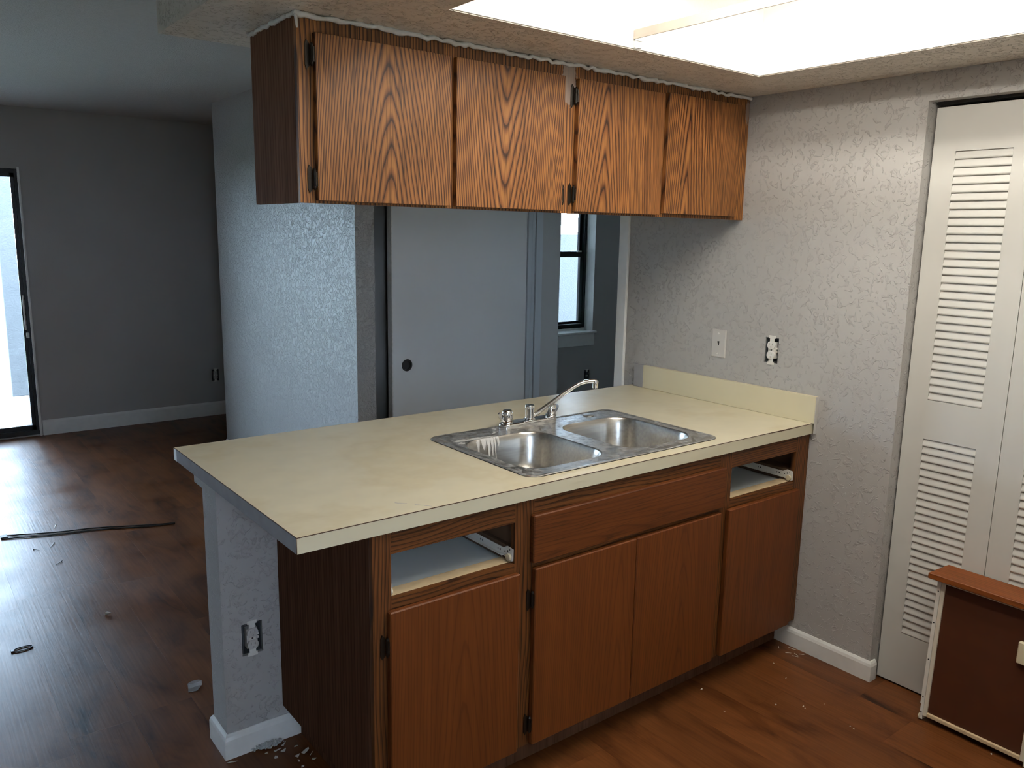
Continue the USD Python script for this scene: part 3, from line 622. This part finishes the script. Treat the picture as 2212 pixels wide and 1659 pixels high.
for a, b, c, d in BOWLS:
    lev = [(0.0022, 0, .085), (0.0012, .0012, .085), (-.003, .004, .084), (-.020, .008, .084), (-.060, .013, .083), (-.100, .020, .082), (-.125, .029, .080), (-.145, .045, .078), (-.158, .068, .07), (-.165, .095, .06), (-.168, .125, .035)]
    rings = [np.c_[rrect(a, b, c - i, d - i, min(r, c - i - .001), 12), np.full(52, HC + z)] for z, i, r in lev]
    o = put('bowl', as_tri(loft(rings[::-1], True, False)), 'steel_bowl', sk, smooth=True)
    put('drain', lathe([(0, .0005), (.030, .0005), (.034, .003), (.042, .0035), (.044, .001)], (a, b, HC - .168)), 'chrome', o, smooth=40)
put('hole_cover', lathe([(0, .0030), (.018, .0030), (.021, .0012), (.0215, 0)], (-0.640, 0.566, HC + .0023)), 'steel_rim', sk, smooth=40)
# dried paint on the back left corner of the first bowl
rg = np.random.default_rng(8)
def blob(cx, cy, rx, ry, z, seed, n=26):
    a = np.linspace(0, 2 * math.pi, n, endpoint=False); g = np.random.default_rng(seed)
    r = 1 + .35 * g.standard_normal(n); r = np.clip((r + np.roll(r, 1)) / 2, .45, 1.5)
    return extr(Polygon(np.c_[cx + rx * r * np.cos(a), cy + ry * r * np.sin(a)]).buffer(0), 'xy', z, z + .0004) if Polygon(np.c_[cx + rx * r * np.cos(a), cy + ry * r * np.sin(a)]).is_valid else None
sp = [b for b in (blob(-1.262, .512, .032, .010, HC + .0022, 1), blob(-1.205, .510, .030, .009, HC + .0022, 2), blob(-1.160, .508, .024, .008, HC + .0022, 3), blob(-1.285, .482, .012, .012, HC + .0022, 5), blob(-1.10, .545, .008, .005, HC + .0022, 6), blob(-1.115, .535, .006, .004, HC + .0022, 7)) if b is not None]
for k, (xx, ln, w) in enumerate(((-1.235, .030, .010), (-1.212, .045, .008), (-1.188, .035, .012), (-1.170, .075, .010), (-1.155, .060, .007), (-1.142, .085, .0045), (-1.128, .030, .006))):
    zz = np.array([.0022, -.004, -.02, -ln]); yy = np.interp(-zz, [-.0022, .003, .020, .060, .100], [.4965, .4925, .4880, .4830, .4760]) - .0006
    ww = w * np.array([1, .9, .6, .15]); jit = rg.uniform(-.002, .002, 4)
    v = np.array([(xx + s * ww[i] + jit[i], yy[i], HC + zz[i]) for i in range(4) for s in (-1, 1)])
    f = [t for i in range(3) for t in ((2 * i, 2 * i + 1, 2 * i + 3), (2 * i, 2 * i + 3, 2 * i + 2))]
    sp.append(trimesh.Trimesh(v, np.array(f), process=False)); sp.append(trimesh.Trimesh(v + (0, -.0006, 0), np.array(f)[:, ::-1], process=False))
put('paint_spill', sp, 'paint_splash', sk, label='dried pale grey paint run at the back left corner of the left bowl')

fc = thing('kitchen_faucet', (-0.92, 0.586, HC + .002), 'chrome two-handle kitchen faucet with a long spout swung to the right, on the sink rim', 'faucet')
fy, fz = 0.586, HC + .0022
bp = rrect(-0.9205, fy, .1270, .0275, .027, 10)
lv = [(0, 0), (.010, 0), (.014, .002), (.0165, .007)]
put('base_plate', as_tri(loft([np.c_[rrect(-0.9205, fy, .1270 - i, .0275 - i, .0274 - i, 10), np.full(44, fz + z)] for z, i in lv], False, True)), 'chrome', fc, smooth=50)
def handle(x, s):
    h = lathe([(0, .0), (.020, .0), (.0215, .004), (.019, .007), (.0165, .008), (.0185, .012), (.0205, .024), (.0200, .036), (.0165, .044), (.010, .0475), (0, .048)], (x, fy, fz + .0165), n=32)
    o = put('handle', h, 'chrome', fc, smooth=40)
    wing = extr(Polygon([(0, 0), (.010, .003), (.024, .020), (.026, .030), (.020, .034), (.0, .028)]).buffer(.002).buffer(-.0005), 'xz', -.004, .004)
    v = wing.vertices.copy(); v[:, 0] = x + s * (.012 + v[:, 0] * .95); v[:, 1] += fy + .004; v[:, 2] += fz + .020
    put('lever_wing', trimesh.Trimesh(v, wing.faces[:, ::-1] if s < 0 else wing.faces, process=False), 'chrome', o, smooth=35)
handle(-1.016, -1); handle(-0.811, 1)
px_ = -0.9135
put('post', lathe([(0, 0), (.022, 0), (.022, .004), (.0175, .007), (.0165, .010), (.0165, .040), (.0175, .041), (.0175, .052), (.016, .0545), (0, .055)], (px_, fy, fz + .0145), n=32), 'chrome', fc, smooth=35)
S = np.array([(-0.900, 0.580, .9445), (-0.870, .567, .967), (-0.839, .5535, .990), (-0.783, .5305, 1.0305), (-0.755, .518, 1.0495), (-0.738, .5105, 1.0590), (-0.722, .5035, 1.0640), (-0.705, .496, 1.0660), (-0.690, .4895, 1.0660), (-0.682, .486, 1.0655)])
put('spout', tube(S, [.0080, .0080, .0080, .0080, .0078, .0076, .0076, .0078, .0085, .0085], 18), 'chrome', fc, smooth=40)
put('aerator', [lathe([(0, 0), (.0095, 0), (.0105, .002), (.0105, .016), (.0112, .017), (.0112, .026), (.0095, .030), (0, .031)], (-0.684, .4868, 1.040), n=24)], 'chrome', fc, smooth=35)

# ---------------------------------------------------------------- wall plates and uncovered outlets
def outlet(name, center, normal, label, cat_='outlet', white='white_plastic', rough=0):
    """An uncovered duplex outlet: yoke, two faces with slots, screws, in an open box. Local frame: a across, z up, n out of the wall."""
    c = np.array(center, float); n = np.array(normal, float); a = np.cross((0, 0, 1.0), n)
    T = np.eye(4); T[:3, 0], T[:3, 1], T[:3, 2], T[:3, 3] = a, (0, 0, 1), n, c
    def P(m):
        m = as_tri(m).copy(); m.apply_transform(T); return m
    t = thing(name, center, label, cat_, group=None)
    w, h, dp = .0285, .047, .045
    hollow = m3.Manifold.cube((2 * w, 2 * h, dp), True).translate((0, 0, -dp / 2 - .003)) - m3.Manifold.cube((2 * w - .004, 2 * h - .004, dp), True).translate((0, 0, -dp / 2 + .001))
    put('box', P(hollow), 'box_grey', t)
    yoke = m3.Manifold.cube((.020, .104, .0016), True).translate((0, 0, .0006)) + m3.Manifold.cube((.030, .011, .0016), True).translate((0, .052, .0006)) + m3.Manifold.cube((.030, .011, .0016), True).translate((0, -.052, .0006))
    put('yoke', P(yoke), 'white_metal', t)
    body = m3.Manifold.cube((.033, .064, .022), True).translate((0, 0, -.012))
    put('body', P(body), white, t)
    for s in (1, -1):
        face = (m3.Manifold.cylinder(.009, .0172, .0168, 32).translate((0, s * .0195, -.002)) ^ m3.Manifold.cube((.034, .0275, .1), True).translate((0, s * .0195, 0)))
        cut = m3.Manifold.cube((.0018, .008, .02), True).translate((-.0062, s * .0195 + .004, .006)) + m3.Manifold.cube((.0018, .0065, .02), True).translate((.0062, s * .0195 + .004, .006)) + m3.Manifold.cylinder(.02, .0026, .0026, 12).translate((0, s * .0195 - .007, -.004))
        o = put('face', P(face - cut), white, t)
        put('slot', P(m3.Manifold.cube((.018, .016, .002), True).translate((0, s * .0195, -.0008))), 'dark_void', o)
    put('screw', P(m3.Manifold.cylinder(.003, .003, .0025, 12).translate((0, 0, 0))), 'steel_screw', t)
    for s in (1, -1):
        put('terminal_screw', P(m3.Manifold.cylinder(.006, .0042, .0042, 12).rotate((0, 90, 0)).translate((.0165, s * .006, -.010))), 'white_metal', t)
    return t
outlet('outlet', (-0.0005, OUT_R[0], OUT_R[1]), (-1, 0, 0), 'white outlet without a cover plate above the backsplash, right of the blank plate')
outlet('outlet', (OUT_P[0], 0.6295, OUT_P[1]), (0, -1, 0), 'grey painted-over outlet without a cover plate on the half wall under the counter', white='plate_paint')
outlet('outlet', (OUT_F[0], 5.3895, OUT_F[1]), (0, -1, 0), 'small dark uncovered outlet low on the far living room wall', white='plate_paint')
outlet('outlet', (OUT_H[0], 3.3995, OUT_H[1]), (0, -1, 0), 'dark uncovered outlet below the hall window, seen behind the faucet spout', white='box_grey')
wp = thing('wall_plate', (0, 0.4665, 1.163), 'white plate with a small jack hole, left of the uncovered outlet above the backsplash', 'wall plate')
pl = [np.c_[np.full(len(r), x), r] for r, x in ((rrect(.4665, 1.163, .0365, .0585, .003, 4), -.0004), (rrect(.4665, 1.163, .0365, .0585, .003, 4), -.002), (rrect(.4665, 1.163, .032, .054, .003, 4), -.0055))]
put('plate', as_tri(loft([r for r in pl], False, True)), 'plate_paint', wp)
for z in (1.205, 1.121): put('screw', lathe([(0, .002), (.0035, .0016), (.0045, 0)], (-.0055, .4665, z), (-1, 0, 0)), 'white_plastic', wp, smooth=40)
put('jack_hole', extr(Polygon([(.4640, 1.158), (.4695, 1.171), (.4630, 1.172)]).buffer(.0018), 'yz', -.0060, -.0054), 'dark_void', wp)

# ---------------------------------------------------------------- pulled-out drawer leaning on the pantry door
dr = thing('cabinet_drawer', (-0.03, -0.72, 0), 'removed drawer with a brown front and dark underside, standing on end against the louvred door', 'drawer')
piv, ax = (-0.10, -0.7, 0.0), (0, 1, 0)
LEAN = 3.0
def D(m): return turned(as_tri(m), piv, ax, LEAN)
XA, XB, Y1, Y0, ZA, ZE = -0.100, -0.005, -0.552, -0.862, 0.022, 0.503
put('bottom_panel', D(bx(XA + .006, XA + .010, Y0 + .010, Y1 - .010, ZA + .014, ZE)), 'hardboard', dr, label='dark brown hardboard underside')
put('side', D(bx(XA, XB, Y1 - .012, Y1, ZA, ZE)), 'drawer_side', dr); put('side', D(bx(XA, XB, Y0, Y0 + .012, ZA, ZE)), 'drawer_side', dr)
put('back', D(rbx(XA - .002, XB, Y0 + .012, Y1 - .012, ZA, ZA + .014, .002)), 'plywood', dr, label='pale bare back board at the bottom')
put('subfront', D(bx(XA, XB, Y0 + .012, Y1 - .012, ZE - .012, ZE)), 'drawer_side', dr)
put('front', D(rbx(-0.128, 0.016, -0.932, -0.517, ZE, ZE + .019, .002)), 'drawer_front', dr, label='brown wood-grain drawer front')
for yy, s in ((Y1, 1), (Y0, -1)):
    r = put('rail', D(join([bx(XA - .002, XA + .018, min(yy, yy + s * .010), max(yy, yy + s * .010), ZA - .014, ZE - .004), bx(XA - .003, XA - .001, min(yy, yy + s * .012), max(yy, yy + s * .012), ZA + .04, ZE - .006)])), 'white_metal', dr, label='white drawer runner')
    put('roller', D(lathe([(0, 0), (.0095, 0), (.0095, .007), (0, .007)], (XA + .012, yy + s * .010, ZA - .012), (0, s, 0))), 'cream_plastic', r, smooth=40)
    for z in (.012, .065, .200, .330, .440): put('hole', D(cyl((XA - .0029, yy + s * .006, ZA + z), (XA - .0036, yy + s * .006, ZA + z), .0024, 10)), 'dark_void', r)
put('guide', D(rbx(XA - .010, XA + .006, -0.835, -0.800, 0.325, 0.395, .003)), 'cream_plastic', dr, label='pale plastic drawer guide')

# ---------------------------------------------------------------- things lying on the floor
S_ = np.array([(-2.354, 3.119), (-2.22, 3.062), (-2.093, 3.015), (-1.97, 2.985), (-1.862, 2.940), (-1.76, 2.890), (-1.66, 2.845), (-1.585, 2.822)])
from scipy.interpolate import CubicSpline
tt = np.linspace(0, 1, len(S_)); cs = CubicSpline(tt, S_); q = cs(np.linspace(0, 1, 60))
gap = np.interp(np.linspace(0, 1, 60), [0, .4, .75, 1], [.044, .030, .022, .006])
cb_ = thing('black_cord', (-1.95, 2.97, 0), 'long doubled black plastic strip lying across the floor by the half wall', 'cord')
put('strand', tube(np.c_[q, np.full(60, .0042)], .0036, 8), 'wire_black', cb_, smooth=True)
put('strand', tube(np.c_[q[:, 0] - .35 * gap, q[:, 1] - gap, np.full(60, .0038)], .0034, 8), 'wire_black', cb_, smooth=True)
put('end_clip', rbx(-2.374, -2.344, 3.078, 3.124, .0005, .010, .002), 'wire_black', cb_)

def screw(p, q, label):
    p, q = np.array((*p, .003)), np.array((*q, .0022)); d = (q - p) / np.linalg.norm(q - p)
    t = thing('screw', p, label, 'screw')
    put('shank', cyl(p, q, .0018, 8, .0008), 'steel_screw', t); put('head', cyl(p - d * .0015, p + d * .001, .0028, 10), 'steel_screw', t)
screw((-2.113, 3.150), (-2.126, 3.105), 'short dark screw just behind the black strip')
screw((-2.176, 2.590), (-2.208, 2.555), 'dark screw lying alone on the bright floor, nearest the camera')
screw((-2.165, 2.870), (-2.190, 2.815), 'dark slanting screw just in front of the black strip')
screw((-2.262, 2.830), (-2.240, 2.805), 'small dark screw on the brightest part of the floor, left of the slanting screw')

rp = thing('metal_ring', (-2.447, 1.742, 0), 'small dark oval metal ring lying on the floor at left', 'ring')
a = np.linspace(0, 2 * math.pi, 41)
pts = np.c_[-2.447 + .034 * np.cos(a), 1.742 + .016 * np.sin(a) + .002 * np.cos(a), np.full(41, .0026)]
put('loop', tube(pts, .0024, 8), 'steel_screw', rp, smooth=True)
put('tab', rbx(-2.486, -2.474, 1.733, 1.748, .0005, .006, .001), 'steel_screw', rp)
def chip(x, y, r, seed, h=.0018, tilt=0):
    g = np.random.default_rng(seed); n = g.integers(4, 7); a = np.sort(g.uniform(0, 2 * math.pi, n)); rr = r * g.uniform(.55, 1.15, n)
    P = Polygon(np.c_[x + rr * np.cos(a), y + .8 * rr * np.sin(a)]).convex_hull
    m = extr(P, 'xy', .0004, .0004 + h)
    if tilt: m.vertices[:, 2] += np.clip((m.vertices[:, 0] - x + r) * tilt, 0, None)
    return m
put('white_crumb', trimesh.convex.convex_hull(np.random.default_rng(4).standard_normal((24, 3)) * (.007, .005, .004) + (-2.127, 1.861, .0085)), 'drywall_flake', label='white crumb of plaster on the open floor left of the half wall', cat='crumb')
pc = thing('plastic_cap', (-2.014, 1.079, 0), 'clear bent plastic scrap on the floor left of the half wall', 'plastic scrap')
th = np.linspace(0, math.pi, 14); arc = np.c_[-2.000 + .024 * np.cos(th) , 1.092 + .018 * np.sin(th)]
put('scrap', [extr(Polygon(np.vstack([arc, [(-2.030, 1.070), (-2.002, 1.062)]])).buffer(0), 'xy', .0006, .0020)], 'drywall_flake' if False else 'clear_plastic', pc)
put('upright_edge', loft([np.c_[arc, np.full(14, .001)], np.c_[arc * 1.0 + (.0, .003), np.full(14, .014)], np.c_[arc + (0, .0015), np.full(14, .014)], np.c_[arc + (0, -.0012), np.full(14, .001)]]), 'clear_plastic', pc)
FL = [(-1.906, .573, .014), (-1.880, .594, .013), (-1.840, .516, .014), (-1.829, .499, .013), (-1.862, .488, .014), (-2.044, .596, .017), (-1.923, .546, .010), (-1.942, .577, .009), (-1.872, .508, .010), (-1.850, .560, .007), (-1.893, .560, .012), (-1.915, .600, .012), (-1.832, .470, .008), (-1.875, .455, .007)]
for k, (x_, y_, r_) in enumerate(FL):
    lab = 'pale paint flake in the scatter between the half wall baseboard and the base cabinet'
    if k == 5: put('paint_flake', chip(x_, y_, r_, 20 + k), 'drywall_flake', label='lone pale paint flake in front of the half wall baseboard corner', cat='paint flake')
    else: put('paint_flake', chip(x_, y_, r_, 20 + k, tilt=.15 * (k % 3)), 'drywall_flake', label=lab, cat='paint flake', group='paint flakes at the foot of the half wall')
g = np.random.default_rng(12); fz_ = []
for k in range(90):
    t = g.beta(1.6, 1.6); c = np.array([-1.965 + .085 * t + g.normal(0, .004), .617 - .012 * g.random() - .010 * t, .004 + .012 * g.random()])
    m = trimesh.creation.icosphere(0, 1.0); m.vertices = m.vertices * g.uniform(.002, .0065, 3) + c; fz_.append(m)
put('dust_clump', fz_, 'dust_grey', label='ragged clump of grey dust against the half wall baseboard', cat='dust', kind='stuff')
SL = [((-.066, .030), (-.052, .040)), ((-.030, .010), (-.022, -.020)), ((-.075, -.006), (-.060, -.022)), ((-.073, -.036), (-.064, -.056)), ((-.040, -.044), (-.030, -.060)), ((-.050, -.030), (-.058, -.052))]
for p, q_ in SL:
    p, q_ = np.array(p), np.array(q_); d = q_ - p; n_ = np.array([-d[1], d[0]]) / np.linalg.norm(d) * .0016
    put('paint_sliver', extr(Polygon([p - n_, q_ - n_ * .5, q_ + n_ * .5, p + n_]), 'xy', .0005, .0016), 'drywall_flake', label='thin white paint sliver on the floor by the baseboard right of the base cabinet', cat='paint sliver', group='paint slivers by the right baseboard')
sp = [trimesh.convex.convex_hull(np.random.default_rng(60 + k).standard_normal((10, 3)) * (.0022, .0018, .0012) + (x_, y_, .0026)) for k, (x_, y_) in enumerate(((-.186, -.029), (-.554, .017), (-.352, -.263), (-.334, -.44), (-.102, -.774), (-.28, -.30), (-.42, -.2), (-.60, -.12), (-.24, -.12), (-.36, -.275), (-.33, -.425)))]
put('plaster_specks', sp, 'drywall_flake', label='tiny white plaster specks scattered on the kitchen floor', cat='specks', kind='stuff')

# ---------------------------------------------------------------- outdoors
put('lawn', [bx(-40, 40, 5.9, 60, -0.30, -0.10), bx(-40, -4.55, -30, 5.9, -0.30, -0.10), bx(-4.55, 40, -30, -2.75, -0.30, -0.10)], 'lawn_green', label='green lawn beyond the patio and unseen ground around the house', cat='lawn', kind='stuff')  # boxes beside and behind the house are unseen, blocking sky light from below
put('patio_slab', bx(-5.0, 0.65, 5.52, 8.35, -0.25, -0.05), 'concrete', label='pale concrete patio slab outside the sliding door', cat='patio')
put('patio_column', rbx(-1.812, -1.672, 7.455, 7.60, -0.05, 2.75, .004), 'stucco', label='square white stucco column on the patio', cat='column')
put('patio_screen_wall', bx(-1.655, 0.6, 7.62, 7.72, -0.05, 2.75), 'stucco', label='pale stucco screen wall right of the patio column', cat='wall')
put('patio_rail', rbx(-1.668, -1.30, 7.53, 7.61, 0.815, 0.862, .004), 'rail_wood', label='short reddish wooden rail beside the patio column', cat='rail')
put('patio_beam', rbx(-5.0, 0.65, 7.45, 7.62, 2.75, 2.95, .006), 'stucco', label='white beam across the top of the patio column', cat='beam')
fs = np.array([(-1.99, 6.80, -.049), (-1.90, 7.10, -.049), (-1.93, 6.98, .035), (-1.845, 6.05, -.049), (-1.80, 6.10, -.049), (-1.822, 6.07, .002)])
put('folded_flashing', trimesh.convex.convex_hull(fs), 'flashing', label='bent grey strip of flashing lying on the patio floor', cat='flashing')
put('side_ground', bx(0.75, 40, 3.62, 5.9, -0.30, -0.10), 'concrete', label='pale paving outside the hall window', cat='paving')
put('neighbour_wall', bx(2.45, 8.0, 5.5, 5.62, -0.1, 1.604), 'stucco', label='pale stucco garden wall outside the hall window', cat='wall')
